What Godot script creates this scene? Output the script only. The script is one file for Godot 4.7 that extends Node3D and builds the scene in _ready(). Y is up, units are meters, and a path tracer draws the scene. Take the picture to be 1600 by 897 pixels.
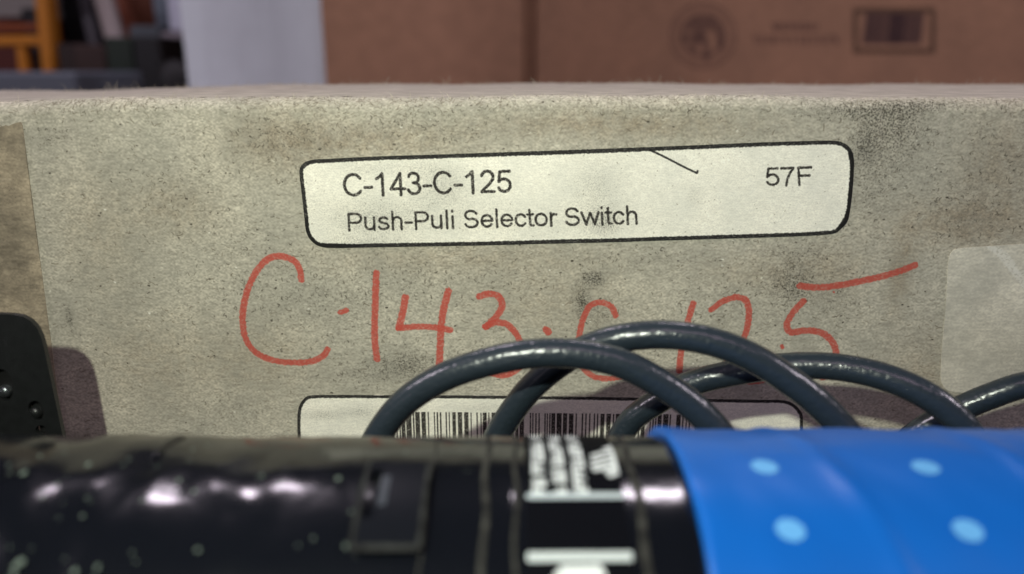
extends Node3D

# ---------------------------------------------------------------- camera model
const F_PX := 1208.0                      # focal length in pixels of the 1600 x 897 photograph
const CX := 800.0
const CY := 448.5
const PITCH := deg_to_rad(16.0)
const EYE := Vector3(0.0, 0.0034, 0.090)  # origin: top front edge of the box, box face on z = 0
const TABLE_Y := -0.0572
const BOX_D := 0.071
const TUBE_Y := -0.0402
const TUBE_Z := 0.0417
const TUBE_R := 0.017

var rng := RandomNumberGenerator.new()
var taken := {}

func ray(px: float, py: float) -> Vector3:
	var d := Vector3((px - CX) / F_PX, -(py - CY) / F_PX, -1.0)
	return Basis(Vector3.RIGHT, -PITCH) * d

func on_z(px: float, py: float, z: float) -> Vector3:   # where a pixel's ray meets a vertical plane
	var d := ray(px, py)
	return EYE + d * ((z - EYE.z) / d.z)

func face(px: float, py: float) -> Vector2:
	var p := on_z(px, py, 0.0)
	return Vector2(p.x, p.y)

func on_tube(px: float, py: float, r: float) -> Vector2:   # (x along the tube, angle up from +z) where a ray meets it
	var d := ray(px, py)
	var oy := EYE.y - TUBE_Y
	var oz := EYE.z - TUBE_Z
	var a := d.y * d.y + d.z * d.z
	var b := d.y * oy + d.z * oz
	var c := oy * oy + oz * oz - r * r
	var disc := maxf(b * b - a * c, 0.0)
	var t := (-b - sqrt(disc)) / a
	var p := EYE + d * t
	return Vector2(p.x, atan2(p.y - TUBE_Y, p.z - TUBE_Z))

func tube_at(x: float, ang: float, r: float) -> Vector3:
	return Vector3(x, TUBE_Y + sin(ang) * r, TUBE_Z + cos(ang) * r)

# ---------------------------------------------------------------- nodes
func numbered(called: String) -> String:
	if not taken.has(called):
		taken[called] = 0
		return called
	taken[called] += 1
	return "%s_%03d" % [called, taken[called]]

func thing(called: String, label: String, category: String, at := Vector3.ZERO, group := "") -> Node3D:
	var o := Node3D.new()
	o.name = numbered(called)
	add_child(o)
	o.position = at
	tag(o, label, category, group)
	return o

func tag(o: Node, label: String, category: String, group := ""):
	o.set_meta("label", label)
	o.set_meta("category", category)
	if group != "":
		o.set_meta("group", group)

func part(called: String, mesh: Mesh, m: Material, parent: Node, at := Vector3.ZERO) -> MeshInstance3D:
	var o := MeshInstance3D.new()
	o.name = called
	o.mesh = mesh
	o.material_override = m
	o.cast_shadow = GeometryInstance3D.SHADOW_CASTING_SETTING_ON
	parent.add_child(o, true)
	var base := Vector3.ZERO                      # at is in the scene's own axes; nothing here is turned
	var up := parent
	while up != self:
		base += up.position
		up = up.get_parent()
	o.position = at - base
	return o

# ---------------------------------------------------------------- materials
func mat(c: Color, rough := 0.8, spec := 0.5) -> StandardMaterial3D:
	var m := StandardMaterial3D.new()
	m.albedo_color = c
	m.roughness = rough
	m.metallic_specular = spec
	return m

func noise(freq: float, seed_: int, octaves := 1, kind := FastNoiseLite.TYPE_SIMPLEX) -> FastNoiseLite:
	var n := FastNoiseLite.new()
	n.seed = seed_
	n.noise_type = kind
	n.frequency = freq
	n.fractal_type = FastNoiseLite.FRACTAL_FBM if octaves > 1 else FastNoiseLite.FRACTAL_NONE
	n.fractal_octaves = octaves
	return n

func noise_bytes(w: int, h: int, freq: float, seed_: int, octaves := 1, stretch := 1) -> PackedByteArray:
	var im := noise(freq, seed_, octaves).get_image(maxi(8, w / stretch), h, false, false, true)
	if stretch > 1:
		im.resize(w, h, Image.INTERPOLATE_CUBIC)
	im.convert(Image.FORMAT_L8)
	return im.get_data()

func speckle(w: int, h: int, sx: float, sy: float, seed_: int) -> PackedByteArray:   # random grain, each grain sx by sy pixels
	var g := RandomNumberGenerator.new()
	g.seed = seed_
	var cw := int(ceil(w / sx))
	var ch := int(ceil(h / sy))
	var d := PackedByteArray()
	d.resize(cw * ch)
	for i in cw * ch:
		d[i] = g.randi() & 255
	var im := Image.create_from_data(cw, ch, false, Image.FORMAT_L8, d)
	im.resize(w, h, Image.INTERPOLATE_CUBIC)
	return im.get_data()

func mottled(c: Color, rough: float, spec: float, freq: float, amount: float, seed_: int, per_metre: float, bump := 0.0) -> StandardMaterial3D:
	var m := mat(Color.WHITE, rough, spec)
	var w := 512
	var a := noise_bytes(w, w, freq, seed_, 4)
	var b := noise_bytes(w, w, 0.4, seed_ + 1)
	var d := PackedByteArray()
	d.resize(w * w * 3)
	for i in w * w:
		var v := 1.0 + (a[i] - 128) / 128.0 * amount + (b[i] - 128) / 128.0 * amount * 0.4
		d[i * 3] = clampi(int(c.r * 255.0 * v), 0, 255)
		d[i * 3 + 1] = clampi(int(c.g * 255.0 * v), 0, 255)
		d[i * 3 + 2] = clampi(int(c.b * 255.0 * v), 0, 255)
	m.albedo_texture = ImageTexture.create_from_image(Image.create_from_data(w, w, false, Image.FORMAT_RGB8, d))
	m.uv1_triplanar = true
	m.uv1_scale = Vector3.ONE * per_metre
	if bump > 0.0:
		m.heightmap_enabled = true
		m.heightmap_texture = ImageTexture.create_from_image(Image.create_from_data(w, w, false, Image.FORMAT_L8, b))
		m.heightmap_scale = bump
	return m

# ---------------------------------------------------------------- drawing on paper
class Canvas:
	var w: int
	var h: int
	var lo: Vector2      # lower left corner in metres
	var k: float         # pixels per metre
	var d: PackedByteArray
	var grain: PackedByteArray
	func _init(lo_: Vector2, hi_: Vector2, k_: float):
		lo = lo_
		k = k_
		w = int((hi_.x - lo_.x) * k)
		h = int((hi_.y - lo_.y) * k)
		d = PackedByteArray()
		d.resize(w * h * 3)
	func at(p: Vector2) -> Vector2:
		return Vector2((p.x - lo.x) * k, h - (p.y - lo.y) * k)
	func uv(p: Vector2) -> Vector2:
		var q := at(p)
		return Vector2(q.x / w, q.y / h)
	func dab(i: int, c: Color, a: float):
		d[i * 3] = int(d[i * 3] * (1.0 - a) + c.r8 * a)
		d[i * 3 + 1] = int(d[i * 3 + 1] * (1.0 - a) + c.g8 * a)
		d[i * 3 + 2] = int(d[i * 3 + 2] * (1.0 - a) + c.b8 * a)
	# a stroke along points in metres, width in metres; ragged: how far grain eats into the edge (pixels), gaps: how much grain thins the ink
	func stroke(pts: PackedVector2Array, width: float, c: Color, alpha: float, ragged := 0.6, gaps := 0.25):
		var q := PackedVector2Array()
		for p in pts:
			q.append(at(p))
		var r := width * k / 2.0
		var box := Rect2(q[0], Vector2.ZERO)
		for p in q:
			box = box.expand(p)
		box = box.grow(r + 3.0)
		var x0 := maxi(0, int(box.position.x))
		var x1 := mini(w - 1, int(box.end.x))
		var y0 := maxi(0, int(box.position.y))
		var y1 := mini(h - 1, int(box.end.y))
		if x1 < x0 or y1 < y0:
			return
		var bw := x1 - x0 + 1
		var best := PackedFloat32Array()
		best.resize(bw * (y1 - y0 + 1))
		best.fill(1e9)
		for s in maxi(1, q.size() - 1):
			var a := q[s]
			var b := q[mini(s + 1, q.size() - 1)]
			var ab := b - a
			var l2 := maxf(ab.length_squared(), 1e-6)
			var sx0 := maxi(x0, int(minf(a.x, b.x) - r - 3.0))
			var sx1 := mini(x1, int(maxf(a.x, b.x) + r + 3.0))
			for y in range(maxi(y0, int(minf(a.y, b.y) - r - 3.0)), mini(y1, int(maxf(a.y, b.y) + r + 3.0)) + 1):
				for x in range(sx0, sx1 + 1):
					var p := Vector2(x + 0.5, y + 0.5)
					var t := clampf((p - a).dot(ab) / l2, 0.0, 1.0)
					var dd := (p - a - ab * t).length()
					var n := (y - y0) * bw + x - x0
					if dd < best[n]:
						best[n] = dd
		for y in range(y0, y1 + 1):
			for x in range(x0, x1 + 1):
				var dd := best[(y - y0) * bw + x - x0]
				if dd > r + 2.5:
					continue
				var i := y * w + x
				var gr := (grain[i] - 128) / 128.0 if grain.size() > i else 0.0
				var cover := clampf(r - dd + 0.5 + gr * ragged, 0.0, 1.0)
				if cover > 0.0:
					dab(i, c, clampf(cover * alpha * (1.0 - maxf(gr, 0.0) * gaps), 0.0, 1.0))
	func rect(a: Vector2, b: Vector2, c: Color, alpha: float, gaps := 0.3):
		var p := at(a)
		var q := at(b)
		for y in range(maxi(0, int(minf(p.y, q.y))), mini(h, int(maxf(p.y, q.y)) + 1)):
			for x in range(maxi(0, int(minf(p.x, q.x))), mini(w - 1, int(maxf(p.x, q.x)) + 1) + 1):
				var cover := clampf(minf(x + 1 - minf(p.x, q.x), maxf(p.x, q.x) - x), 0.0, 1.0)
				if cover > 0.0:
					var i := mini(y * w + x, w * h - 1)
					var gr := (grain[i] - 128) / 128.0 if grain.size() > i else 0.0
					dab(i, c, clampf(cover * alpha * (1.0 - maxf(gr, 0.0) * gaps), 0.0, 1.0))
	func texture() -> ImageTexture:
		var im := Image.create_from_data(w, h, false, Image.FORMAT_RGB8, d)
		return ImageTexture.create_from_image(im)

# fills a canvas with paper: grain, lying fibres, blotches and speckled grime (grime: a byte map of where the dirt is)
func paper(c: Canvas, base: Color, seed_: int, fine: float, fibre: float, blotch: float, grime: PackedByteArray, stain := PackedByteArray()):
	var w := c.w
	var h := c.h
	var a := speckle(w, h, 2.6, 2.0, seed_)
	var b := speckle(w, h, 11.0, 2.6, seed_ + 1)
	var m := noise_bytes(w, h, 0.03, seed_ + 2, 3)
	var l := noise_bytes(w, h, 0.0055, seed_ + 3, 3)
	var s := noise_bytes(w, h, 0.2, seed_ + 4, 3)
	c.grain = a
	var r0 := base.r8
	var g0 := base.g8
	var b0 := base.b8
	for i in w * h:
		var rough := 0.35 + l[i] * 0.0028 + m[i] * 0.0022       # the board is napped in places and smooth in others
		var v := 1.0 + (a[i] - 128) * fine * rough + (b[i] - 128) * fibre + (m[i] - 128) * blotch + (l[i] - 128) * blotch * 1.4
		var warm := (l[i] - 128) * 0.00003
		var g := grime[i]
		if g > 3:
			var over := (s[i] + g * 0.55 - 235.0) / 90.0
			if over > 0.0:
				v *= 1.0 - minf(over, 0.85) * 0.5
			v *= 1.0 - g * 0.00055 * (0.5 + m[i] / 255.0)
		if stain.size() > 0 and stain[i] > 3:         # brown stains, soaked in unevenly
			var so := stain[i] * (m[i] * 1.1 + s[i] * 0.6 + a[i] * 0.25) / 65025.0
			v *= 1.0 - so * 0.20
			warm += so * 0.04
		c.d[i * 3] = clampi(int(r0 * v * (1.0 + warm)), 0, 255)
		c.d[i * 3 + 1] = clampi(int(g0 * v), 0, 255)
		c.d[i * 3 + 2] = clampi(int(b0 * v * (1.0 - warm)), 0, 255)

func blobs(c: Canvas, list: Array) -> PackedByteArray:   # [px, py, radius x, radius y (photo pixels), amount 0..255]
	var w := maxi(8, c.w / 8)
	var h := maxi(8, c.h / 8)
	var f := PackedByteArray()
	f.resize(w * h)
	var mm := 0.0000775
	for b in list:
		var p: Vector2 = c.at(face(b[0], b[1])) / 8.0
		var rx: float = b[2] * mm * c.k / 8.0
		var ry: float = b[3] * mm * c.k / 8.0
		for y in range(maxi(0, int(p.y - ry * 2.2)), mini(h, int(p.y + ry * 2.2) + 1)):
			for x in range(maxi(0, int(p.x - rx * 2.2)), mini(w, int(p.x + rx * 2.2) + 1)):
				var e := exp(-(pow((x - p.x) / rx, 2.0) + pow((y - p.y) / ry, 2.0)))
				f[y * w + x] = mini(255, f[y * w + x] + int(e * b[4]))
	var im := Image.create_from_data(w, h, false, Image.FORMAT_L8, f)
	im.resize(c.w, c.h, Image.INTERPOLATE_BILINEAR)
	return im.get_data()

func smooth_line(p: Array, closed := false, steps := 6) -> PackedVector2Array:
	var o := PackedVector2Array()
	var n := p.size()
	for i in (n if closed else n - 1):
		var a: Vector2 = p[(i - 1 + n) % n] if closed or i > 0 else p[i]
		var b: Vector2 = p[i]
		var c: Vector2 = p[(i + 1) % n]
		var d: Vector2 = p[(i + 2) % n] if closed or i + 2 < n else c
		for s in steps:
			o.append(b.cubic_interpolate(c, a, d, s / float(steps)))
	if not closed:
		o.append(p[n - 1])
	return o

func px_line(p: Array, closed := false, steps := 6) -> PackedVector2Array:   # photo pixels on the box face -> metres
	var q := []
	for v in p:
		q.append(face(v[0], v[1]))
	return smooth_line(q, closed, steps)

func arc(cx: float, cy: float, rx: float, ry: float, a0: float, a1: float, n := 14) -> Array:
	var o := []
	for i in n + 1:
		var a := deg_to_rad(lerpf(a0, a1, i / float(n)))
		o.append(Vector2(cx + cos(a) * rx, cy + sin(a) * ry))
	return o

# plain grotesque letters as strokes; cap height 1, x height 0.73; returns [advance, strokes]
func glyph(ch: String) -> Array:
	var t := 0.06
	match ch:
		"C": return [1.0, [arc(0.53, 0.5, 0.42, 0.46, 38, 322, 22)]]
		"-": return [0.465, [[Vector2(0.07, 0.37), Vector2(0.40, 0.37)]]]
		"1": return [0.776, [[Vector2(0.17, 0.74), Vector2(0.32, 0.83), Vector2(0.45, 0.97), Vector2(0.45, 0.0)]]]
		"2": return [0.776, [arc(0.38, 0.70, 0.27, 0.26, 165, -38, 14) + [Vector2(0.40, 0.33), Vector2(0.17, 0.14), Vector2(0.09, 0.05), Vector2(0.68, 0.05)]]]
		"3": return [0.776, [arc(0.37, 0.735, 0.24, 0.225, 160, -80, 14), arc(0.37, 0.28, 0.28, 0.245, 95, -165, 16)]]
		"4": return [0.776, [[Vector2(0.52, 0.0), Vector2(0.52, 0.95), Vector2(0.06, 0.27), Vector2(0.71, 0.27)]]]
		"5": return [0.776, [[Vector2(0.66, 0.93), Vector2(0.21, 0.93), Vector2(0.13, 0.48)] + arc(0.38, 0.32, 0.29, 0.28, 140, -155, 18)]]
		"7": return [0.776, [[Vector2(0.08, 0.93), Vector2(0.69, 0.93), Vector2(0.50, 0.66), Vector2(0.36, 0.34), Vector2(0.29, 0.0)]]]
		"F": return [0.853, [[Vector2(0.17, 0.0), Vector2(0.17, 0.94), Vector2(0.80, 0.94)], [Vector2(0.17, 0.50), Vector2(0.70, 0.50)]]]
		"P": return [0.93, [[Vector2(0.16, 0.0), Vector2(0.16, 0.94), Vector2(0.52, 0.94)] + arc(0.55, 0.685, 0.28, 0.255, 85, -90, 12) + [Vector2(0.16, 0.43)]]]
		"S": return [0.93, [arc(0.46, 0.71, 0.31, 0.245, 20, 250, 14) + [Vector2(0.47, 0.49)] + arc(0.46, 0.27, 0.34, 0.245, 75, -165, 16)]]
		"u": return [0.776, [[Vector2(0.13, 0.72), Vector2(0.13, 0.28)] + arc(0.36, 0.25, 0.23, 0.205, 190, 330, 10) + [Vector2(0.61, 0.28), Vector2(0.61, 0.72)], [Vector2(0.61, 0.3), Vector2(0.61, 0.0)]]]
		"s": return [0.698, [arc(0.34, 0.54, 0.22, 0.155, 25, 245, 10) + [Vector2(0.35, 0.375)] + arc(0.34, 0.20, 0.26, 0.165, 75, -165, 12)]]
		"h": return [0.776, [[Vector2(0.14, 0.0), Vector2(0.14, 1.0)], [Vector2(0.14, 0.42)] + arc(0.38, 0.46, 0.23, 0.235, 160, 0, 10) + [Vector2(0.61, 0.0)]]]
		"l": return [0.31, [[Vector2(0.15, 0.0), Vector2(0.15, 1.0)]]]
		"i": return [0.31, [[Vector2(0.15, 0.0), Vector2(0.15, 0.66)], [Vector2(0.15, 0.94), Vector2(0.15, 0.98)]]]
		"e": return [0.776, [[Vector2(0.10, 0.375), Vector2(0.67, 0.375)] + arc(0.385, 0.365, 0.29, 0.325, 5, 325, 20)]]
		"c": return [0.698, [arc(0.375, 0.365, 0.28, 0.325, 35, 322, 18)]]
		"t": return [0.39, [[Vector2(0.17, 0.93), Vector2(0.17, 0.14), Vector2(0.21, 0.06), Vector2(0.35, 0.05)], [Vector2(0.03, 0.68), Vector2(0.34, 0.68)]]]
		"o": return [0.776, [arc(0.385, 0.365, 0.30, 0.325, 0, 360, 22)]]
		"r": return [0.465, [[Vector2(0.15, 0.0), Vector2(0.15, 0.72)], [Vector2(0.15, 0.40), Vector2(0.20, 0.58), Vector2(0.31, 0.67), Vector2(0.45, 0.64)]]]
		"w": return [1.0, [[Vector2(0.04, 0.72), Vector2(0.27, 0.03), Vector2(0.51, 0.69), Vector2(0.74, 0.03), Vector2(0.97, 0.72)]]]
	return [0.39, []]

# lettering from baseline pixel a to baseline pixel b, cap height up (photo pixels), on a label canvas
func lettering(c: Canvas, text: String, a: Vector2, b: Vector2, cap: float, width_px: float, ink: Color):
	var total := 0.0
	for ch in text:
		total += glyph(ch)[0]
	total -= 0.13
	var along := (b - a) / total
	var up := Vector2(along.y, -along.x).normalized() * cap
	up = Vector2(up.x - 0.03 * cap, up.y)
	var x := -0.07
	for ch in text:
		var g := glyph(ch)
		for line in g[1]:
			var q := PackedVector2Array()
			for v in line:
				var p: Vector2 = a + along * (x + v.x) + up * v.y
				q.append(face(p.x, p.y))
			c.stroke(q, width_px * 0.0000775, ink, 0.97, 1.3, 0.6)
		x += g[0]

# ---------------------------------------------------------------- shapes
func tri(st: SurfaceTool, a: Vector3, b: Vector3, c: Vector3, out: Vector3):
	var n := (c - a).cross(b - a)
	st.add_vertex(a)
	if n.dot(out) >= 0.0:
		st.add_vertex(b)
		st.add_vertex(c)
	else:
		st.add_vertex(c)
		st.add_vertex(b)

func add_block(st: SurfaceTool, size: Vector3, bevel: float, at := Vector3.ZERO, turn := Basis.IDENTITY):
	var hx := size / 2.0
	var e := minf(bevel, minf(hx.x, minf(hx.y, hx.z)) * 0.9)
	var pt := func(sx: int, sy: int, sz: int, ax: int) -> Vector3:
		var v := Vector3(sx * (hx.x - e), sy * (hx.y - e), sz * (hx.z - e))
		v[ax] += [sx, sy, sz][ax] * e
		return v
	var quad := func(a: Vector3, b: Vector3, c: Vector3, d: Vector3):
		var o := (a + b + c + d)
		tri(st, turn * a + at, turn * b + at, turn * c + at, turn * o)
		tri(st, turn * a + at, turn * c + at, turn * d + at, turn * o)
	st.set_smooth_group(-1)
	for s in [-1, 1]:
		quad.call(pt.call(s, -1, -1, 0), pt.call(s, 1, -1, 0), pt.call(s, 1, 1, 0), pt.call(s, -1, 1, 0))
		quad.call(pt.call(-1, s, -1, 1), pt.call(1, s, -1, 1), pt.call(1, s, 1, 1), pt.call(-1, s, 1, 1))
		quad.call(pt.call(-1, -1, s, 2), pt.call(1, -1, s, 2), pt.call(1, 1, s, 2), pt.call(-1, 1, s, 2))
		for u in [-1, 1]:
			quad.call(pt.call(s, u, -1, 0), pt.call(s, u, 1, 0), pt.call(s, u, 1, 1), pt.call(s, u, -1, 1))
			quad.call(pt.call(-1, s, u, 1), pt.call(1, s, u, 1), pt.call(1, s, u, 2), pt.call(-1, s, u, 2))
			quad.call(pt.call(s, -1, u, 0), pt.call(s, 1, u, 0), pt.call(s, 1, u, 2), pt.call(s, -1, u, 2))
			for v in [-1, 1]:
				var a: Vector3 = pt.call(s, u, v, 0)
				var b: Vector3 = pt.call(s, u, v, 1)
				var c: Vector3 = pt.call(s, u, v, 2)
				tri(st, turn * a + at, turn * b + at, turn * c + at, turn * (a + b + c))

func block(size: Vector3, bevel: float, turn := Basis.IDENTITY) -> ArrayMesh:
	var st := SurfaceTool.new()
	st.begin(Mesh.PRIMITIVE_TRIANGLES)
	add_block(st, size, bevel, Vector3.ZERO, turn)
	st.generate_normals()
	return st.commit()

# a smooth sheet through rows of points; out: a direction the middle of the sheet faces
func sheet(rows: Array, out: Vector3, uvs := []) -> ArrayMesh:
	var st := SurfaceTool.new()
	st.begin(Mesh.PRIMITIVE_TRIANGLES)
	st.set_smooth_group(0)
	add_sheet(st, rows, out, uvs)
	st.generate_normals()
	return st.commit()

func add_sheet(st: SurfaceTool, rows: Array, out: Vector3, uvs := [], base := 0) -> int:
	var n := rows.size()
	var m: int = rows[0].size()
	for j in n:
		for i in m:
			if uvs.size():
				st.set_uv(uvs[j][i])
			st.add_vertex(rows[j][i])
	var jm := n / 2 - (1 if n / 2 >= n - 1 else 0)
	var im := m / 2 - (1 if m / 2 >= m - 1 else 0)
	var a: Vector3 = rows[jm][im]
	var b: Vector3 = rows[jm][im + 1]
	var c: Vector3 = rows[jm + 1][im]
	var flip := (c - a).cross(b - a).dot(out) < 0.0
	for j in n - 1:
		for i in m - 1:
			var p := base + j * m + i
			var q := [p, p + 1, p + m, p + 1, p + m + 1, p + m]
			if flip:
				q = [p, p + m, p + 1, p + 1, p + m, p + m + 1]
			for k in q:
				st.add_index(k)
	return base + n * m

# round bar along points, radius may vary
func bar(pts: PackedVector3Array, radii: PackedFloat32Array, sides := 14, caps := true) -> ArrayMesh:
	var rows := []
	var side := Vector3.UP
	for i in pts.size():
		var t := (pts[mini(i + 1, pts.size() - 1)] - pts[maxi(i - 1, 0)]).normalized()
		if i == 0 and absf(t.dot(side)) > 0.9:
			side = Vector3.RIGHT
		side = (side - t * side.dot(t)).normalized()
		var other := t.cross(side)
		var r: float = radii[mini(i, radii.size() - 1)]
		var row := PackedVector3Array()
		for k in sides + 1:
			var a := TAU * k / sides
			row.append(pts[i] + (side * cos(a) + other * sin(a)) * r)
		if i == 0 and caps:
			var c := PackedVector3Array()
			c.resize(sides + 1)
			c.fill(pts[i])
			rows.append(c)
		rows.append(row)
		if i == pts.size() - 1 and caps:
			var c2 := PackedVector3Array()
			c2.resize(sides + 1)
			c2.fill(pts[i])
			rows.append(c2)
	var jm: int = rows.size() / 2
	var im: int = (sides + 1) / 2
	var mid: Vector3 = pts[clampi(jm - (1 if caps else 0), 0, pts.size() - 1)]
	return sheet(rows, rows[jm][im] - mid)

# a flat patch of sticker on the box face: outline in metres, standing proud by lift
func sticker(outline: PackedVector2Array, lift: float, c: Canvas) -> ArrayMesh:
	var st := SurfaceTool.new()
	st.begin(Mesh.PRIMITIVE_TRIANGLES)
	st.set_smooth_group(-1)
	var idx := Geometry2D.triangulate_polygon(outline)
	for k in range(0, idx.size(), 3):
		var v := [outline[idx[k]], outline[idx[k + 1]], outline[idx[k + 2]]]
		if (v[1] - v[0]).cross(v[2] - v[0]) > 0.0:
			v = [v[0], v[2], v[1]]
		for p in v:
			if c:
				st.set_uv(c.uv(p))
			st.add_vertex(Vector3(p.x, p.y, lift))
	var n := outline.size()
	var mid := Vector2.ZERO
	for p in outline:
		mid += p / n
	for i in n:
		var a := outline[i]
		var b := outline[(i + 1) % n]
		var o := Vector3((a + b).x / 2 - mid.x, (a + b).y / 2 - mid.y, 0)
		for t in [[a, b, b, lift, lift, 0.00002], [a, b, a, lift, 0.00002, 0.00002]]:
			if c:
				st.set_uv(c.uv(t[0]))
			tri(st, Vector3(t[0].x, t[0].y, t[3]), Vector3(t[1].x, t[1].y, t[4]), Vector3(t[2].x, t[2].y, t[5]), o)
	st.generate_normals()
	return st.commit()

# a patch bent round the tube: lo/hi = (x, angle)
func tube_patch(lo: Vector2, hi: Vector2, r: float, nx := 12, na := 24, c: Canvas = null) -> ArrayMesh:
	var rows := []
	var uvs := []
	for j in na + 1:
		var row := PackedVector3Array()
		var uvr := PackedVector2Array()
		for i in nx + 1:
			var x := lerpf(lo.x, hi.x, i / float(nx))
			var a := lerpf(lo.y, hi.y, j / float(na))
			row.append(tube_at(x, a, r))
			uvr.append(c.uv(Vector2(x, a * TUBE_R)) if c else Vector2(x, a))
		rows.append(row)
		uvs.append(uvr)
	var am := (lo.y + hi.y) / 2.0
	return sheet(rows, Vector3(0, sin(am), cos(am)), uvs)

# ---------------------------------------------------------------- the box
func dip(x: float) -> float:   # the top of the box sags to one side
	return -0.0013 * smoothstep(-0.02, -0.10, x) + 0.00012 * sin(x * 95.0) + 0.00007 * sin(x * 260.0 + 1.0) - 0.0002 * smoothstep(0.03, 0.08, x)

func build_box():
	var t := thing("cardboard_box", "worn grey chipboard box with two outlined white labels and red handwriting", "box", Vector3(0, TABLE_Y, 0))
	# front panel with its rounded top edge
	var c := Canvas.new(Vector2(-0.075, -0.0575), Vector2(0.075, 0.0037), 13600.0)
	var dirty := [
		[1390, 190, 60, 34, 130], [1330, 168, 90, 14, 150], [1440, 158, 90, 9, 170], [1400, 240, 50, 60, 110], [1345, 225, 18, 30, 140], [1560, 260, 60, 120, 70], [1350, 300, 40, 70, 90],
		[925, 432, 20, 13, 255], [905, 468, 14, 22, 230], [935, 490, 26, 20, 120], [1000, 400, 120, 14, 80], [1235, 440, 40, 35, 180], [1310, 470, 40, 40, 100], [1260, 390, 80, 20, 90],
		[430, 220, 90, 50, 90], [640, 200, 150, 30, 90], [560, 480, 130, 80, 75], [720, 430, 150, 50, 70], [600, 580, 90, 24, 110], [640, 560, 40, 20, 120],
		[75, 205, 40, 14, 110], [190, 165, 120, 12, 60], [260, 300, 70, 90, 40], [105, 495, 8, 24, 180], [400, 420, 120, 110, 60], [880, 560, 220, 40, 60],
		[850, 165, 240, 10, 70], [1050, 175, 120, 12, 60], [1150, 480, 120, 60, 60], [1480, 330, 50, 60, 70], [360, 640, 60, 26, 70]]
	var grime := blobs(c, dirty)
	paper(c, Color8(181, 176, 160), 11, 0.0008, 0.00042, 0.00028, grime, blobs(c, [[1510, 345, 110, 36, 190], [1404, 420, 18, 60, 200], [1560, 250, 60, 70, 130], [570, 215, 150, 24, 150], [430, 215, 70, 50, 130], [1050, 195, 170, 22, 120], [270, 320, 60, 40, 120], [150, 360, 60, 90, 90], [700, 400, 200, 20, 100], [860, 470, 120, 60, 90], [1300, 420, 60, 40, 110], [400, 560, 90, 60, 110], [230, 560, 90, 80, 100], [1180, 420, 90, 30, 90], [900, 190, 160, 20, 120], [1430, 600, 60, 80, 110]]))
	# loose fibres, dark specks and pale flecks pressed into the board
	rng.seed = 41
	for k in 5200:
		var p := Vector2(rng.randf_range(-0.075, 0.075), rng.randf_range(-0.0575, 0.003))
		var a := rng.randf_range(-0.6, 0.6) + (PI / 2 if rng.randf() < 0.15 else 0.0)
		var l := rng.randf_range(0.00008, 0.0004) + (rng.randf_range(0.0, 0.0006) if rng.randf() < 0.2 else 0.0)
		var q := p + Vector2(cos(a), sin(a)) * l
		var mid := (p + q) / 2 + Vector2(-sin(a), cos(a)) * rng.randf_range(-0.2, 0.2) * l
		var dark := rng.randf() < 0.68
		c.stroke(PackedVector2Array([p, mid, q]), rng.randf_range(0.00006, 0.00012), Color8(88, 80, 66) if dark else Color8(222, 218, 200), rng.randf_range(0.25, 0.65), 0.4, 0.3)
	for k in 420:
		var p := Vector2(rng.randf_range(-0.075, 0.075), rng.randf_range(-0.0575, 0.0))
		var dark := rng.randf() < 0.75
		c.stroke(PackedVector2Array([p, p + Vector2(rng.randf_range(0.00003, 0.00016), rng.randf_range(-0.00006, 0.00006))]), rng.randf_range(0.0001, 0.0002), Color8(46, 42, 36) if dark else Color8(236, 234, 220), rng.randf_range(0.5, 0.9))
	for b in dirty:                                  # rubbed-in dirt clings to short curled fibres
		for k in int(b[2] * b[3] * b[4] / 3000.0):
			var p := face(b[0] + rng.randfn(0.0, 0.62) * b[2], b[1] + rng.randfn(0.0, 0.62) * b[3])
			var an := rng.randf_range(0, TAU)
			var l := rng.randf_range(0.00008, 0.00042)
			var q := p + Vector2(cos(an), sin(an)) * l
			var mid := (p + q) / 2 + Vector2(-sin(an), cos(an)) * rng.randf_range(-0.45, 0.45) * l
			c.stroke(PackedVector2Array([p, mid, q]), rng.randf_range(0.00006, 0.00013), Color8(66, 62, 53), rng.randf_range(0.25, 0.7), 0.5, 0.4)
	# scuffed top edge: worn pale nap and dark rubbed fibres where the board is folded
	for k in 2600:
		var x := rng.randf_range(-0.075, 0.075)
		var y := rng.randfn(-0.0003, 0.0007)
		var a := rng.randf_range(0, PI)
		var l := rng.randf_range(0.00015, 0.0006)
		var p := Vector2(x, y + dip(x) * 0.0)
		var bad := noise(40.0, 5).get_noise_1d(x) if k % 2 == 0 else -1.0
		var dark := bad > 0.05 or rng.randf() < 0.14
		c.stroke(PackedVector2Array([p, p + Vector2(cos(a), sin(a)) * l]), 0.0001, Color8(96, 88, 76) if dark else Color8(214, 208, 192), rng.randf_range(0.2, 0.55))
	# red marker handwriting
	var red := Color8(186, 78, 66)
	var hand := func(list: Array, ox: float, oy: float, k: float, width: float):
		var q := []
		for v in list:
			q.append([ox + v[0] / k, oy + v[1] / k])
		c.stroke(px_line(q), width * 0.0000775, red, 0.84, 1.1, 0.34)
	hand.call([[374, 163], [365, 115], [340, 78], [285, 58], [235, 66], [190, 102], [150, 168], [125, 238], [112, 312], [115, 382], [128, 432], [162, 480], [215, 512], [290, 530], [370, 533], [430, 524], [472, 502], [490, 474]], 340, 380, 2.857, 10.0)
	hand.call([[548, 309], [560, 305], [574, 300]], 340, 380, 2.857, 9.0)
	hand.call([[708, 134], [704, 250], [701, 380], [703, 450], [712, 518]], 340, 380, 2.857, 10.5)
	hand.call([[838, 242], [826, 310], [809, 378]], 340, 380, 2.857, 11.0)
	hand.call([[809, 380], [880, 373], [960, 375], [1038, 388]], 340, 380, 2.857, 10.0)
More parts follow.
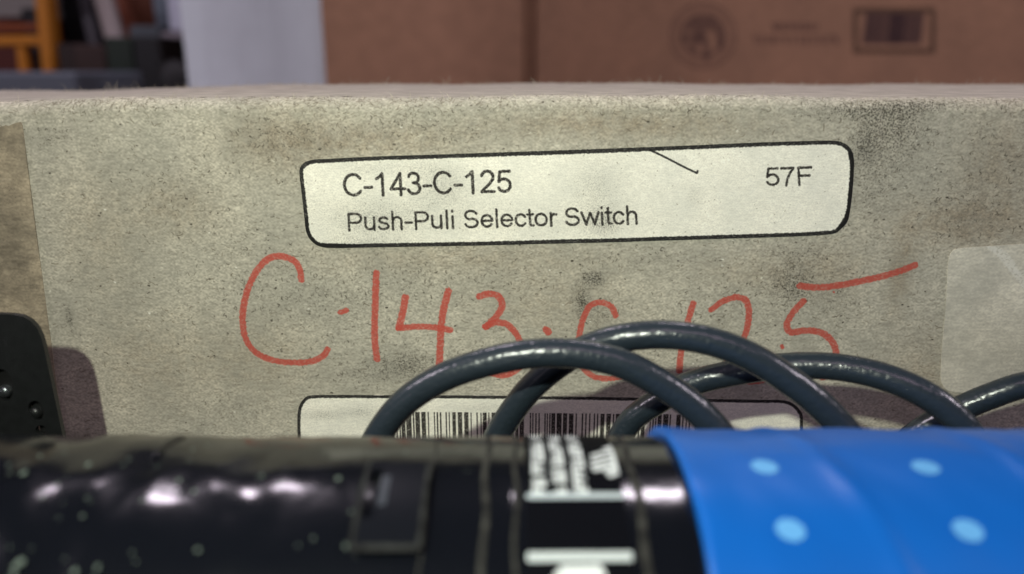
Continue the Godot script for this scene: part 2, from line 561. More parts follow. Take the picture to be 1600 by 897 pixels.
	hand.call([[1030, 214], [1006, 310], [996, 400], [992, 500], [985, 600]], 340, 380, 2.857, 11.0)
	hand.call([[1168, 238], [1212, 226], [1252, 236], [1270, 272], [1252, 318], [1196, 374]], 340, 380, 2.857, 10.5)
	hand.call([[1196, 374], [1240, 354], [1288, 362], [1325, 395], [1350, 440], [1362, 500], [1340, 560], [1280, 590], [1220, 580]], 340, 380, 2.857, 10.5)
	hand.call([[1466, 385], [1478, 398]], 340, 380, 2.857, 11.0)
	hand.call([[370, 258], [354, 226], [320, 212], [280, 222], [258, 260], [242, 320], [240, 390], [252, 440], [290, 475], [340, 484], [388, 478]], 800, 380, 2.2857, 9.5)
	hand.call([[647, 216], [628, 280], [612, 340], [602, 400], [598, 456]], 800, 380, 2.2857, 10.0)
	hand.call([[712, 237], [750, 210], [800, 193], [836, 206], [846, 250], [838, 310], [812, 370], [760, 440], [790, 470], [850, 495], [905, 488]], 800, 380, 2.2857, 10.0)
	hand.call([[964, 368], [966, 374]], 800, 380, 2.2857, 6.0)
	hand.call([[1040, 208], [1002, 250], [981, 292], [998, 318], [1050, 312], [1100, 318], [1138, 345], [1157, 385], [1150, 440], [1110, 480]], 800, 380, 2.2857, 10.5)
	hand.call([[1028, 152], [1090, 158], [1170, 150], [1280, 128], [1370, 105], [1440, 78]], 800, 380, 2.2857, 10.5)
	hand.call([[1149, 173], [1150, 175]], 800, 380, 2.2857, 3.0)
	var m := mat(Color.WHITE, 0.92, 0.25)
	m.albedo_texture = c.texture()
	m.heightmap_enabled = true
	var hb := noise_bytes(c.w, c.h, 0.3, 77, 2)
	m.heightmap_texture = ImageTexture.create_from_image(Image.create_from_data(c.w, c.h, false, Image.FORMAT_L8, hb))
	m.heightmap_scale = 0.0022
	m.texture_repeat = false
	var R := 0.0016
	var prof := []                                  # (y, z, length along the board)
	for k in 9:
		prof.append([lerpf(TABLE_Y, -R, k / 8.0), 0.0, lerpf(TABLE_Y, -R, k / 8.0)])
	for k in range(1, 9):
		var a := PI / 2 * k / 8.0
		prof.append([-R + sin(a) * R, -R + cos(a) * R, -R + a * R])
	prof.append([0.0, -R - 0.001, -R + PI / 2 * R + 0.001])
	var nap := noise(900.0, 31, 3)
	var panel := func(x0: float, x1: float, nx: int, textured: bool) -> ArrayMesh:
		var rows := []
		var uvs := []
		for p in prof:
			var row := PackedVector3Array()
			var uvr := PackedVector2Array()
			for i in nx + 1:
				var x := lerpf(x0, x1, i / float(nx))
				var g := smoothstep(-0.006, 0.0, p[0])
				var n := nap.get_noise_2d(x, p[2] * 1.3) * 0.00007 * g
				row.append(Vector3(x, p[0] + dip(x) * smoothstep(-0.02, 0.0, p[0]) + n, p[1] + n))
				uvr.append(c.uv(Vector2(x, p[2])) if textured else Vector2(x, p[2]) * 8.0)
			rows.append(row)
			uvs.append(uvr)
		return sheet(rows, Vector3(0, 0.3, 1), uvs)
	var front := part("front_panel", panel.call(-0.075, 0.075, 420, true), m, t)
	var plain := mottled(Color8(181, 176, 160), 0.92, 0.25, 0.02, 0.08, 61, 14.0, 0.003)
	part("front_panel_end", panel.call(-0.125, -0.075, 60, false), plain, t)
	part("front_panel_end", panel.call(0.075, 0.125, 60, false), plain, t)
	# top, back and ends
	var rows := []
	for j in 25:
		var z := lerpf(-R - 0.001, -BOX_D, j / 24.0)
		var row := PackedVector3Array()
		for i in 201:
			var x := lerpf(-0.125, 0.125, i / 200.0)
			row.append(Vector3(x, dip(x) + nap.get_noise_2d(x * 0.3, z) * 0.00004 - 0.0006 * smoothstep(-0.067, -0.071, z), z))
		rows.append(row)
	part("top_panel", sheet(rows, Vector3.UP), plain, t)
	rows = []
	for j in 2:
		var row := PackedVector3Array()
		for i in 101:
			var x := lerpf(-0.125, 0.125, i / 100.0)
			row.append(Vector3(x, TABLE_Y if j else dip(x) - 0.0006, -BOX_D))
		rows.append(row)
	part("back_panel", sheet(rows, Vector3.FORWARD), plain, t)
	for s in [-1, 1]:
		var y: float = dip(s * 0.125)
		part("end_panel", sheet([PackedVector3Array([Vector3(s * 0.125, y - 0.001, -0.001), Vector3(s * 0.125, y - 0.001, -BOX_D)]), PackedVector3Array([Vector3(s * 0.125, TABLE_Y, 0), Vector3(s * 0.125, TABLE_Y, -BOX_D)])], Vector3(s, 0, 0)), plain, t)
	# torn paper fibres standing up along the folded edge and the back edge
	var st := SurfaceTool.new()
	st.begin(Mesh.PRIMITIVE_TRIANGLES)
	st.set_smooth_group(-1)
	rng.seed = 7
	for k in 900:
		var back := k < 520
		var x := rng.randf_range(-0.115, 0.115) if back else rng.randf_range(-0.074, 0.074)
		var z := rng.randf_range(-BOX_D, -0.045) if back else rng.randf_range(-0.0015, -0.0002)
		var y := dip(x) - (0.0006 * smoothstep(-0.067, -0.071, z) + 0.00005 if back else 0.0002)
		var l := rng.randf_range(0.0003, 0.0009) + (rng.randf_range(0.0, 0.0014) if rng.randf() < 0.12 else 0.0)
		if not back:
			l *= 0.6
		var lean := rng.randf_range(-1.1, 1.1)
		var w := 0.000035 if back else 0.000025
		var a := Vector3(x, y, z)
		var b := a + Vector3(sin(lean) * l * 0.5, l * 0.62, rng.randf_range(-0.3, 0.3) * l)
		var e := b + Vector3(sin(lean * 1.6) * l * 0.5, l * 0.42 * cos(lean), rng.randf_range(-0.3, 0.3) * l)
		for s in [[a, b, 1.0, 0.8], [b, e, 0.8, 0.3]]:
			for dirv in [Vector3.RIGHT, Vector3.BACK]:
				var p0: Vector3 = s[0] - dirv * w * s[2]
				var p1: Vector3 = s[0] + dirv * w * s[2]
				var p2: Vector3 = s[1] + dirv * w * s[3]
				var p3: Vector3 = s[1] - dirv * w * s[3]
				tri(st, p0, p1, p2, Vector3(0, 0, 1) if dirv == Vector3.RIGHT else Vector3.RIGHT)
				tri(st, p0, p2, p3, Vector3(0, 0, 1) if dirv == Vector3.RIGHT else Vector3.RIGHT)
	st.generate_normals()
	var fuzz := part("paper_fuzz", st.commit(), mat(Color8(196, 188, 172), 0.95, 0.2), t)
	fuzz.set_meta("kind", "stuff")
	build_labels(front)

func build_labels(t: Node3D):      # stickers on the front panel
	var ink := Color8(38, 35, 32)
	var pen := Color8(24, 23, 22)
	# upper label, outlined by hand in black marker
	var line := px_line([[509, 251], [590, 247], [670, 244.5], [780, 241], [900, 237], [1015, 232.5], [1100, 229], [1180, 225.5], [1260, 223], [1300, 222.5], [1317, 226], [1327, 235], [1331, 250], [1330.5, 275], [1328, 305], [1325, 328], [1321, 345], [1311, 356], [1297, 363], [1240, 366.5], [1180, 368.5], [1100, 371], [1030, 373], [960, 375.5], [880, 377], [780, 380], [670, 382], [580, 383.5], [520, 384.5], [500, 382], [488, 374], [481, 360], [478, 335], [474, 300], [471, 275], [472, 262], [481, 254.5], [495, 251.5]], true, 5)
	var outline: PackedVector2Array = Geometry2D.offset_polygon(line, 0.00020)[0]
	var c := Canvas.new(Vector2(-0.027, -0.0185), Vector2(0.0435, -0.0025), 22000.0)
	var grime := blobs(c, [[640, 335, 170, 40, 105], [570, 345, 70, 40, 70], [930, 290, 45, 50, 115], [690, 285, 45, 30, 120], [640, 260, 60, 14, 90], [560, 262, 40, 12, 90], [1080, 305, 14, 14, 90], [940, 350, 25, 25, 110], [560, 380, 90, 14, 80], [900, 345, 120, 20, 60], [1100, 320, 200, 50, 20]])
	paper(c, Color8(240, 237, 221), 201, 0.0004, 0.0002, 0.00014, grime)
	rng.seed = 9
	for k in 260:
		var p := Vector2(rng.randf_range(-0.027, 0.0435), rng.randf_range(-0.0185, -0.0025))
		c.stroke(PackedVector2Array([p, p + Vector2(rng.randf_range(-1, 1), rng.randf_range(-1, 1)) * 0.00012]), 0.00009, Color8(120, 112, 96), rng.randf_range(0.2, 0.7))
	c.stroke(px_line([[703, 238], [728, 268]]), 0.00009, Color8(246, 244, 230), 0.5)
	c.stroke(px_line([[828, 345], [806, 372]]), 0.00012, Color8(246, 244, 230), 0.5)
	lettering(c, "C-143-C-125", Vector2(538, 306.5), Vector2(799.5, 300), 35.0, 4.5, ink)
	lettering(c, "Push-Puli Selector Switch", Vector2(543.5, 360), Vector2(997.5, 349.5), 27.5, 3.75, ink)
	lettering(c, "57F", Vector2(1197.5, 290), Vector2(1268, 288.2), 28.5, 3.8, ink)
	var closed := line.duplicate()
	closed.append(line[0])
	c.stroke(closed, 0.00050, pen, 0.95, 1.5, 0.3)
	c.stroke(px_line([[560, 385], [500, 383], [487, 375], [480, 360], [478, 345]]), 0.00062, pen, 0.9, 1.6, 0.3)
	c.stroke(px_line([[1329, 240], [1331.5, 262], [1329, 300], [1324, 335], [1312, 355]]), 0.00060, pen, 0.9, 1.6, 0.3)
	c.stroke(px_line([[1015, 234], [1040, 246], [1065, 259], [1086, 269], [1089, 270], [1090, 267]]), 0.00022, pen, 0.92, 0.8, 0.3)
	var m := mat(Color.WHITE, 0.75, 0.35)
	m.albedo_texture = c.texture()
	var lab := part("label", sticker(outline, 0.00010, c), m, t)
	lab.set_meta("label", "cream label lettered C-143-C-125 Push-Puli Selector Switch 57F")
	# lower label with the bar code
	line = px_line([[469, 780], [468, 720], [467.5, 680], [467, 655], [469, 637], [477, 624], [490, 619.5], [540, 619], [600, 619.3], [700, 619.5], [800, 620.5], [900, 621.5], [980, 623], [1050, 624], [1120, 625.5], [1190, 626.5], [1222, 627], [1238, 632], [1248, 642], [1252, 652], [1251.5, 680], [1250, 720], [1248, 780]], false, 5)
	var ring := line.duplicate()
	outline = Geometry2D.offset_polygon(ring, 0.00018)[0]
	c = Canvas.new(Vector2(-0.0290, -0.0515), Vector2(0.0390, -0.0355), 22000.0)
	grime = blobs(c, [[500, 645, 40, 10, 150], [560, 640, 30, 12, 110], [620, 650, 60, 20, 70], [760, 635, 60, 10, 80], [900, 650, 200, 30, 70], [1180, 660, 60, 20, 60]])
	paper(c, Color8(240, 237, 221), 301, 0.0004, 0.0002, 0.00014, grime)
	var bars := [38, 45, 55, 61, 70, 76, 80, 98, 103, 128, 135, 142, 147, 168, 176, 196, 206, 211, 235, 240, 248, 255, 263, 270, 290, 296, 305, 310, 322, 338, 348, 368, 378, 398, 408, 413, 436, 442, 455, 460, 466, 484, 492, 497, 508, 526, 533, 539, 548, 566, 574, 580, 590, 597, 605, 612, 620, 634, 640, 660, 688, 694, 700, 705, 714, 720, 729, 735, 757, 763, 768, 773, 780, 786, 790, 808, 815, 838, 845, 864, 873, 894, 904, 910, 933, 940, 950, 956, 968, 974, 990, 996, 1005, 1011, 1022, 1040, 1050, 1070, 1080, 1086, 1094, 1112, 1120, 1126, 1136, 1154, 1162, 1168, 1176, 1182, 1200, 1208, 1214, 1232, 1255, 1260, 1268, 1274, 1280, 1286, 1292, 1310, 1318, 1342, 1348, 1354, 1380, 1400, 1408, 1414, 1425, 1430, 1440, 1446, 1470, 1476]
	for k in range(0, bars.size(), 2):
		var x0: float = 600 + bars[k] / 3.019
		var x1: float = 600 + bars[k + 1] / 3.019
		var yt := 643.0 + (x0 - 610) * 0.010
		var a := face(x0, yt)
		var b := face(x1, yt)
		c.rect(a, Vector2(b.x, a.y - 0.0075), ink, 0.92, 0.55)
	c.stroke(line, 0.00044, pen, 0.92, 1.5, 0.3)
	m = mat(Color.WHITE, 0.75, 0.35)
	m.albedo_texture = c.texture()
	lab = part("label", sticker(outline, 0.00010, c), m, t)
	lab.set_meta("label", "cream label with a black bar code, outlined in marker")
	# brown tape at one side
	outline = px_line([[-70, 199], [0, 198], [8, 195], [14, 197], [22, 193], [30, 191], [34, 192], [37, 206], [42, 250], [49, 310], [58, 375], [66, 430], [74, 490], [86, 580], [100, 690], [106, 740], [-60, 740]], true, 2)
	c = Canvas.new(Vector2(-0.074, -0.0530), Vector2(-0.048, -0.0030), 13000.0)
	grime = blobs(c, [[10, 300, 30, 60, 90], [40, 450, 24, 60, 90], [10, 220, 30, 20, 60]])
	paper(c, Color8(156, 144, 123), 401, 0.0006, 0.0005, 0.0009, grime)
	rng.seed = 12
	for k in 26:
		var p := face(rng.randf_range(-40, 60), rng.randf_range(260, 520))
		c.stroke(PackedVector2Array([p, p + Vector2(rng.randf_range(0.0004, 0.0020), rng.randf_range(-0.0002, 0.0002))]), rng.randf_range(0.0002, 0.0007), Color8(176, 164, 144), rng.randf_range(0.1, 0.35), 2.0, 0.8)
	m = mat(Color.WHITE, 0.6, 0.4)
	m.albedo_texture = c.texture()
	lab = part("tape_strip", sticker(outline, 0.00008, c), m, t)
	lab.set_meta("label", "strip of brown paper tape with a torn top end")
	# blank grey sticker at the other side
	outline = px_line([[1497, 388], [1520, 386], [1560, 383.5], [1600, 381], [1690, 376], [1690, 640], [1600, 625], [1540, 617], [1497, 613], [1480, 609], [1472, 600], [1469.5, 585], [1472, 540], [1477, 480], [1480, 430], [1482, 405], [1487, 393]], true, 4)
	c = Canvas.new(Vector2(0.0495, -0.0385), Vector2(0.0735, -0.0155), 13000.0)
	grime = blobs(c, [[1530, 480, 40, 60, 60], [1580, 560, 40, 60, 70]])
	paper(c, Color8(208, 203, 186), 501, 0.0004, 0.0003, 0.00035, grime)
	for k in 5:  # pale strokes paint the highlight of a fold into the sticker colour
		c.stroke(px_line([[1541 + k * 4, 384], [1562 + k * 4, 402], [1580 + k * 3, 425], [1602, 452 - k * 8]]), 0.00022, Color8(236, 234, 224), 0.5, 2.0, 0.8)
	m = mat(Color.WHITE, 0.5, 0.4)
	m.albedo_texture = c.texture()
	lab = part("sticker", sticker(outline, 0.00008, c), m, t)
	lab.set_meta("label", "blank grey sticker with rounded corners and a painted highlight on its fold")

# ---------------------------------------------------------------- things in front of the box
func build_tube():
	var t := thing("black_tube", "glossy black plastic tube with white print and dusty tape bands", "tube", Vector3(0, TABLE_Y, TUBE_Z))
	var black := mat(Color8(9, 11, 16), 0.16, 0.5)
	black.heightmap_enabled = true
	black.heightmap_texture = ImageTexture.create_from_image(noise(0.02, 71, 3).get_image(256, 256, false, false, true))
	black.heightmap_scale = 0.006
	black.uv1_triplanar = true
	black.uv1_scale = Vector3.ONE * 28.0
	var film := noise(160.0, 21, 2)
	var rows := []
	for i in 181:
		var x := lerpf(-0.085, 0.085, i / 180.0)
		var row := PackedVector3Array()
		for k in 97:
			var a := TAU * k / 96.0
			var r := TUBE_R
			var loose := smoothstep(-0.010, -0.016, x)       # the film round this end is loose and wavy
			r += film.get_noise_3d(x, cos(a) * 0.012, sin(a) * 0.012) * 0.0003 * loose
			row.append(tube_at(x, a, r))
		rows.append(row)
	part("barrel", sheet(rows, rows[90][48] - Vector3(0, TUBE_Y, TUBE_Z)), black, t)
	for s in [-1, 1]:
		var rr := []
		for f in [1.0, 0.96, 0.5, 0.02]:
			var row := PackedVector3Array()
			for k in 49:
				row.append(tube_at(s * (0.085 + (0.0006 if f < 0.97 else 0.0)), TAU * k / 48.0, TUBE_R * f))
			rr.append(row)
		part("end_cap", sheet(rr, Vector3(s, 0, 0)), black, t)
	# dusty bands: low ridges that run round the tube
	var dusty := mottled(Color8(38, 38, 35), 0.85, 0.3, 0.04, 0.75, 81, 30.0)
	for b in [[757, 1.9, 0.00010], [806, 1.3, 0.00008], [1001, 2.4, 0.00010], [664, 0.8, 0.00006]]:
		var p := on_tube(b[0], 800, TUBE_R)
		var w: float = b[1] * 0.00012
		var rr := []
		for q in [[-1.0, -0.0001], [-0.7, 1.0], [0.7, 1.0], [1.0, -0.0001]]:
			var row := PackedVector3Array()
			for k in 97:
				row.append(tube_at(p.x + q[0] * w + 0.00012 * sin(k * 0.9 + b[0]), TAU * k / 96.0, TUBE_R + maxf(q[1], -0.2) * b[2]))
			rr.append(row)
		part("dusty_band", sheet(rr, rr[1][48] - Vector3(p.x, TUBE_Y, TUBE_Z)), dusty, t)
	# printed panel
	var lo := on_tube(822, 897, TUBE_R)
	var p0 := on_tube(822, 780, TUBE_R)
	var p1 := on_tube(975, 780, TUBE_R)
	var a0 := deg_to_rad(20.0)
	var a1 := deg_to_rad(150.0)
	var c := Canvas.new(Vector2(p0.x, a0 * TUBE_R), Vector2(p1.x + 0.0002, a1 * TUBE_R), 40000.0)
	c.grain = noise_bytes(c.w, c.h, 0.1, 93)
	for i in c.w * c.h:
		c.d[i * 3] = 4
		c.d[i * 3 + 1] = 5
		c.d[i * 3 + 2] = 9
	var tp := func(px: float, py: float) -> Vector2:
		var q := on_tube(px, py, TUBE_R)
		return Vector2(q.x, q.y * TUBE_R)
	var white := Color8(200, 206, 204)
	rng.seed = 5
	for col in 3:                                     # three lines of small print, turned a quarter
		var x0: float = [834.0, 865.0, 897.0][col]
		var y: float = tp.call(x0, 771).y
		var yend := 115.0 / 180.0 * PI * TUBE_R
		var xa: float = tp.call(x0, 740).x
		var xb: float = tp.call(x0 + 15, 740).x
		while y < yend:
			var step := rng.randf_range(0.00055, 0.00085)
			if rng.randf() < 0.14:
				y += step * 0.7
				continue
			var kind := rng.randi() % 4
			var w := 0.00028
			c.stroke(PackedVector2Array([Vector2(xa, y), Vector2(xb, y)]), w, white, 0.9)
			if kind != 1:
				c.stroke(PackedVector2Array([Vector2(xa if kind == 0 else xb, y), Vector2(xa if kind == 0 else xb, y + step * 0.6)]), w, white, 0.9)
			if kind == 2 or kind == 0:
				c.stroke(PackedVector2Array([Vector2((xa + xb) / 2, y), Vector2((xa + xb) / 2, y + step * 0.5)]), w, white, 0.9)
			if kind == 3:
				c.stroke(PackedVector2Array([Vector2(xb, y + step * 0.4), Vector2(xa, y + step * 0.55)]), w, white, 0.9)
			y += step
	var emblem := [[[926, 713], [956, 704]], [[926, 721], [958, 712]], [[927, 729], [960, 720]], [[930, 735], [962, 728]], [[946, 702], [958, 698]], [[948, 738], [966, 732]], [[954, 744], [966, 739]], [[957, 706], [962, 730]]]
	for e in emblem:
		c.stroke(PackedVector2Array([tp.call(e[0][0], e[0][1]), tp.call(e[1][0], e[1][1])]), 0.00042, white, 0.95)
	c.stroke(PackedVector2Array([tp.call(828, 776), tp.call(977, 775)]), 0.00055, Color8(168, 178, 180), 0.95, 0.4, 0.1)
	c.stroke(PackedVector2Array([tp.call(828, 871), tp.call(990, 870)]), 0.00062, Color8(180, 188, 186), 0.95, 0.4, 0.1)
	for e in [[[880, 890], [935, 888]], [[872, 899], [940, 897]], [[872, 908], [938, 906]]]:
		c.stroke(PackedVector2Array([tp.call(e[0][0], e[0][1]), tp.call(e[1][0], e[1][1])]), 0.0005, white, 0.95)
	var m := mat(Color.WHITE, 0.6, 0.15)
	m.albedo_texture = c.texture()
	m.texture_repeat = false
	var lab := part("printed_label", tube_patch(Vector2(p0.x, a0), Vector2(p1.x, a1), TUBE_R + 0.00006, 10, 60, c), m, t)
	lab.set_meta("label", "black panel with small white print between two white bars")
	# taped patch with a slot
	var edge := mottled(Color8(26, 27, 26), 0.8, 0.3, 0.04, 0.8, 85, 30.0)
	var q0 := on_tube(552, 865, TUBE_R)
	var q1 := on_tube(655, 865, TUBE_R)
	var top := on_tube(600, 735, TUBE_R).y
	# the tape stands off the barrel; its slot is a real opening with walls down to the barrel
	var s0 := on_tube(566, 820, TUBE_R)
	var s1 := on_tube(586, 745, TUBE_R)
	var sx := s0.x + 0.0008
	var rt := TUBE_R + 0.0007
	var tape := SurfaceTool.new()
	tape.begin(Mesh.PRIMITIVE_TRIANGLES)
	for e in [[q0.x, s0.x, q0.y, top], [sx, q1.x, q0.y, top], [s0.x, sx, q0.y, s0.y], [s0.x, sx, s1.y, top]]:
		tape.append_from(tube_patch(Vector2(e[0], e[2]), Vector2(e[1], e[3]), rt, 6, 14), 0, Transform3D.IDENTITY)
	for e in [[s0.x, s0.x, s0.y, s1.y, 1.0], [sx, sx, s0.y, s1.y, -1.0], [s0.x, sx, s0.y, s0.y, 0.0], [s0.x, sx, s1.y, s1.y, 0.0], [q0.x, q0.x, q0.y, top, -1.0], [q1.x, q1.x, q0.y, top, 1.0], [q0.x, q1.x, q0.y, q0.y, 0.0], [q0.x, q1.x, top, top, 0.0]]:
		var wall := [PackedVector3Array(), PackedVector3Array()]
		for k in 9:
			var x := lerpf(e[0], e[1], k / 8.0)
			var a := lerpf(e[2], e[3], k / 8.0)
			wall[0].append(tube_at(x, a, rt))
			wall[1].append(tube_at(x, a, TUBE_R - 0.0002))
		tape.append_from(sheet(wall, Vector3(e[4], 0.0, 0.3)), 0, Transform3D.IDENTITY)
	var patch := part("tape_patch", tape.commit(), mat(Color8(12, 14, 19), 0.22, 0.5), t)
	for e in [[q0.x, q1.x, q0.y - 0.012, q0.y + 0.012], [q0.x - 0.0002, q0.x + 0.0001, q0.y, top], [q1.x - 0.0001, q1.x + 0.0002, q0.y, top]]:
		part("tape_edge", tube_patch(Vector2(e[0], e[2]), Vector2(e[1], e[3]), rt + 0.00006, 4, 14), edge, patch)
	part("slot_lip", tube_patch(Vector2(s0.x + 0.00085, s0.y + 0.05), Vector2(s0.x + 0.0014, s1.y - 0.05), rt + 0.00006, 3, 12), mat(Color8(34, 40, 46), 0.4, 0.5), patch)
	# a fold of film over the top
	var fold := PackedVector3Array()
	for v in [[236, 722], [248, 708], [262, 696], [276, 689], [288, 686]]:
		var q := on_tube(v[0], v[1], TUBE_R)
		fold.append(tube_at(q.x, q.y, TUBE_R + 0.0001))
	part("film_fold", bar(fold, PackedFloat32Array([0.00012, 0.00022, 0.0003, 0.00034, 0.0002]), 10), black, t)
	# dust flakes
	var st := SurfaceTool.new()
	st.begin(Mesh.PRIMITIVE_TRIANGLES)
	st.set_smooth_group(-1)
	rng.seed = 17
	for k in 120:
		var x := rng.randf_range(-0.040, -0.006) if k < 115 else rng.randf_range(-0.006, 0.012)
		if k < 60:
			x = rng.randf_range(-0.040, -0.022)
		var a := rng.randf_range(0.6, 1.75)
		var r := rng.randf_range(0.00006, 0.00020) * (1.5 if rng.randf() < 0.2 else 1.0)
		var n := Vector3(0, sin(a), cos(a))
		var u := Vector3.RIGHT
		var v := n.cross(u)
		var at := tube_at(x, a, TUBE_R + 0.00033)
		var prev := Vector3.ZERO
		var first := Vector3.ZERO
		for j in 7:
			var an := TAU * j / 6.0
			var p := at + (u * cos(an) * rng.randf_range(0.6, 1.2) + v * sin(an) * rng.randf_range(0.7, 1.5)) * r
			if j == 6:
				p = first
			if j > 0:
				tri(st, at + n * r * 0.5, prev, p, n)
			else:
				first = p
			prev = p
	st.generate_normals()
	var du := part("dust", st.commit(), mat(Color8(86, 96, 88), 0.9, 0.3), t)
	du.set_meta("kind", "stuff")

func build_sleeve():
	var t := thing("blue_sleeve", "bright blue plastic sleeve with pale dots pulled over the tube", "sleeve", Vector3(0.05, TABLE_Y, TUBE_Z))
	var blue := mat(Color8(4, 80, 158), 0.36, 0.4)
	var e := on_tube(1047, 690, TUBE_R + 0.0004)
	var wr := noise(90.0, 51, 3)
	var rad := func(x: float, a: float) -> float:
		var open := smoothstep(0.0035, 0.0, x - e.x)
		var n := wr.get_noise_3d(x * 0.7 + a * 0.004, cos(a) * 0.012, sin(a) * 0.012)
		var crease := 0.0
		for k in [[0.0108, 0.5], [0.0235, 0.42], [0.032, 0.6]]:     # soft slanting creases
			var dd: float = (x - e.x - k[0] + (a - 1.3) * 0.006 * k[1]) / 0.0007
			crease += exp(-dd * dd) * 0.00017
		return TUBE_R + 0.00052 + n * 0.00028 + open * 0.00018 + crease
	var rows := []
	for i in 141:
		var f := i / 140.0
		var row := PackedVector3Array()
		for k in 145:
			var a := TAU * k / 144.0
			var x0 := e.x + 0.00012 * sin(a * 7.0) + 0.0001 * sin(a * 17.0)
			var x := lerpf(x0, 0.088, f)
			row.append(tube_at(x, a, rad.call(x, a)))
		rows.append(row)
	# turned-in rim, so that the sleeve has thickness
	var rim := PackedVector3Array()
	for k in 145:
		var a := TAU * k / 144.0
		rim.append(tube_at(e.x + 0.0001, a, TUBE_R + 0.00005))
	rows.push_front(rim)
	var film := part("film", sheet(rows, rows[70][72] - Vector3(rows[70][72].x, TUBE_Y, TUBE_Z)), blue, t)
	var pale := mat(Color8(84, 146, 196), 0.45, 0.4)
	var r1 := on_tube(1195, 728, TUBE_R + 0.0006)
	var r2 := on_tube(1240, 827, TUBE_R + 0.0006)
	var r1b := on_tube(1447, 728, TUBE_R + 0.0006)
	var dx := r1b.x - r1.x
	var da := r2.y - r1.y
	for i in range(0, 5):
		for j in range(0, 9):
			var x := r1.x + dx * i
			var a := r1.y + da * j
			if x > 0.085:
				continue
			var rr := []
			for q in [0.02, 0.5, 0.85, 1.0]:
				var row := PackedVector3Array()
				for k in 25:
					var an := TAU * k / 24.0
					var xx: float = x + cos(an) * 0.00092 * q
					var aa: float = a + sin(an) * 0.00078 * q / TUBE_R
					row.append(tube_at(xx, aa, rad.call(xx, aa) + 0.00004))
				rr.append(row)
			part("dot", sheet(rr, Vector3(0, sin(a), cos(a))), pale, film)

func spline3(list: Array, steps := 10) -> PackedVector3Array:
	var o := PackedVector3Array()
	for i in list.size() - 1:
		var a: Vector3 = list[maxi(i - 1, 0)]
		var b: Vector3 = list[i]
		var c: Vector3 = list[i + 1]
		var d: Vector3 = list[mini(i + 2, list.size() - 1)]
		for s in steps:
			o.append(b.cubic_interpolate(c, a, d, s / float(steps)))
	o.append(list[-1])
	return o

func build_cable():
	var t := thing("coiled_cable", "loops of dark grey rubber cable coiled between the box and tube", "cable", Vector3(0.01, TABLE_Y, 0.02))
	var m := mat(Color8(37, 45, 52), 0.27, 0.5)
	m.heightmap_enabled = true
	m.heightmap_texture = ImageTexture.create_from_image(noise(0.06, 171, 3).get_image(256, 256, false, false, true))
	m.heightmap_scale = 0.006
	m.uv1_triplanar = true
	m.uv1_scale = Vector3.ONE * 60.0
	# photo pixels and the height above the face (mm) at which the cable passes them
	var loops := [
		[560, 770, 19], [570, 725, 19], [592, 675, 19.2], [632, 625, 19.5], [690, 587, 20], [760, 562, 20.5], [830, 549, 21], [900, 549, 21.5], [970, 564, 22], [1040, 600, 22.4], [1095, 642, 22.8], [1135, 692, 23], [1150, 760, 22.5], [1080, 850, 19], [920, 880, 15], [780, 840, 14],
		[755, 760, 14], [768, 700, 14], [790, 655, 14.4], [830, 602, 15.2], [885, 557, 16.4], [950, 529, 17.6], [1025, 519, 18.7], [1100, 527, 19.7], [1170, 552, 20.6], [1235, 592, 21.4], [1290, 637, 22], [1335, 692, 22.3], [1350, 760, 22], [1280, 850, 18], [1120, 880, 12.5], [980, 830, 9.5],
		[945, 760, 9], [958, 705, 9], [985, 655, 9.2], [1030, 622, 10], [1085, 594, 11], [1150, 578, 12.2], [1215, 569, 13.6], [1290, 568, 15.2], [1360, 579, 17], [1425, 602, 18.8], [1480, 637, 20.2], [1525, 692, 21.2], [1540, 770, 21], [1490, 850, 17], [1400, 840, 11], [1375, 760, 8.5],
		[1400, 705, 8.5], [1440, 668, 9], [1490, 640, 10], [1545, 616, 11], [1605, 597, 12], [1690, 590, 12.5], [1790, 620, 12], [1850, 700, 10]]
	var pts := []
	for v in loops:
		pts.append(on_z(v[0], v[1] + 4.0, v[2] * 0.001))
	for i in pts.size():
		pts[i].y = maxf(pts[i].y, TABLE_Y + 0.00136)
	part("cable_run", bar(spline3(pts, 12), PackedFloat32Array([0.00143]), 20), m, t)

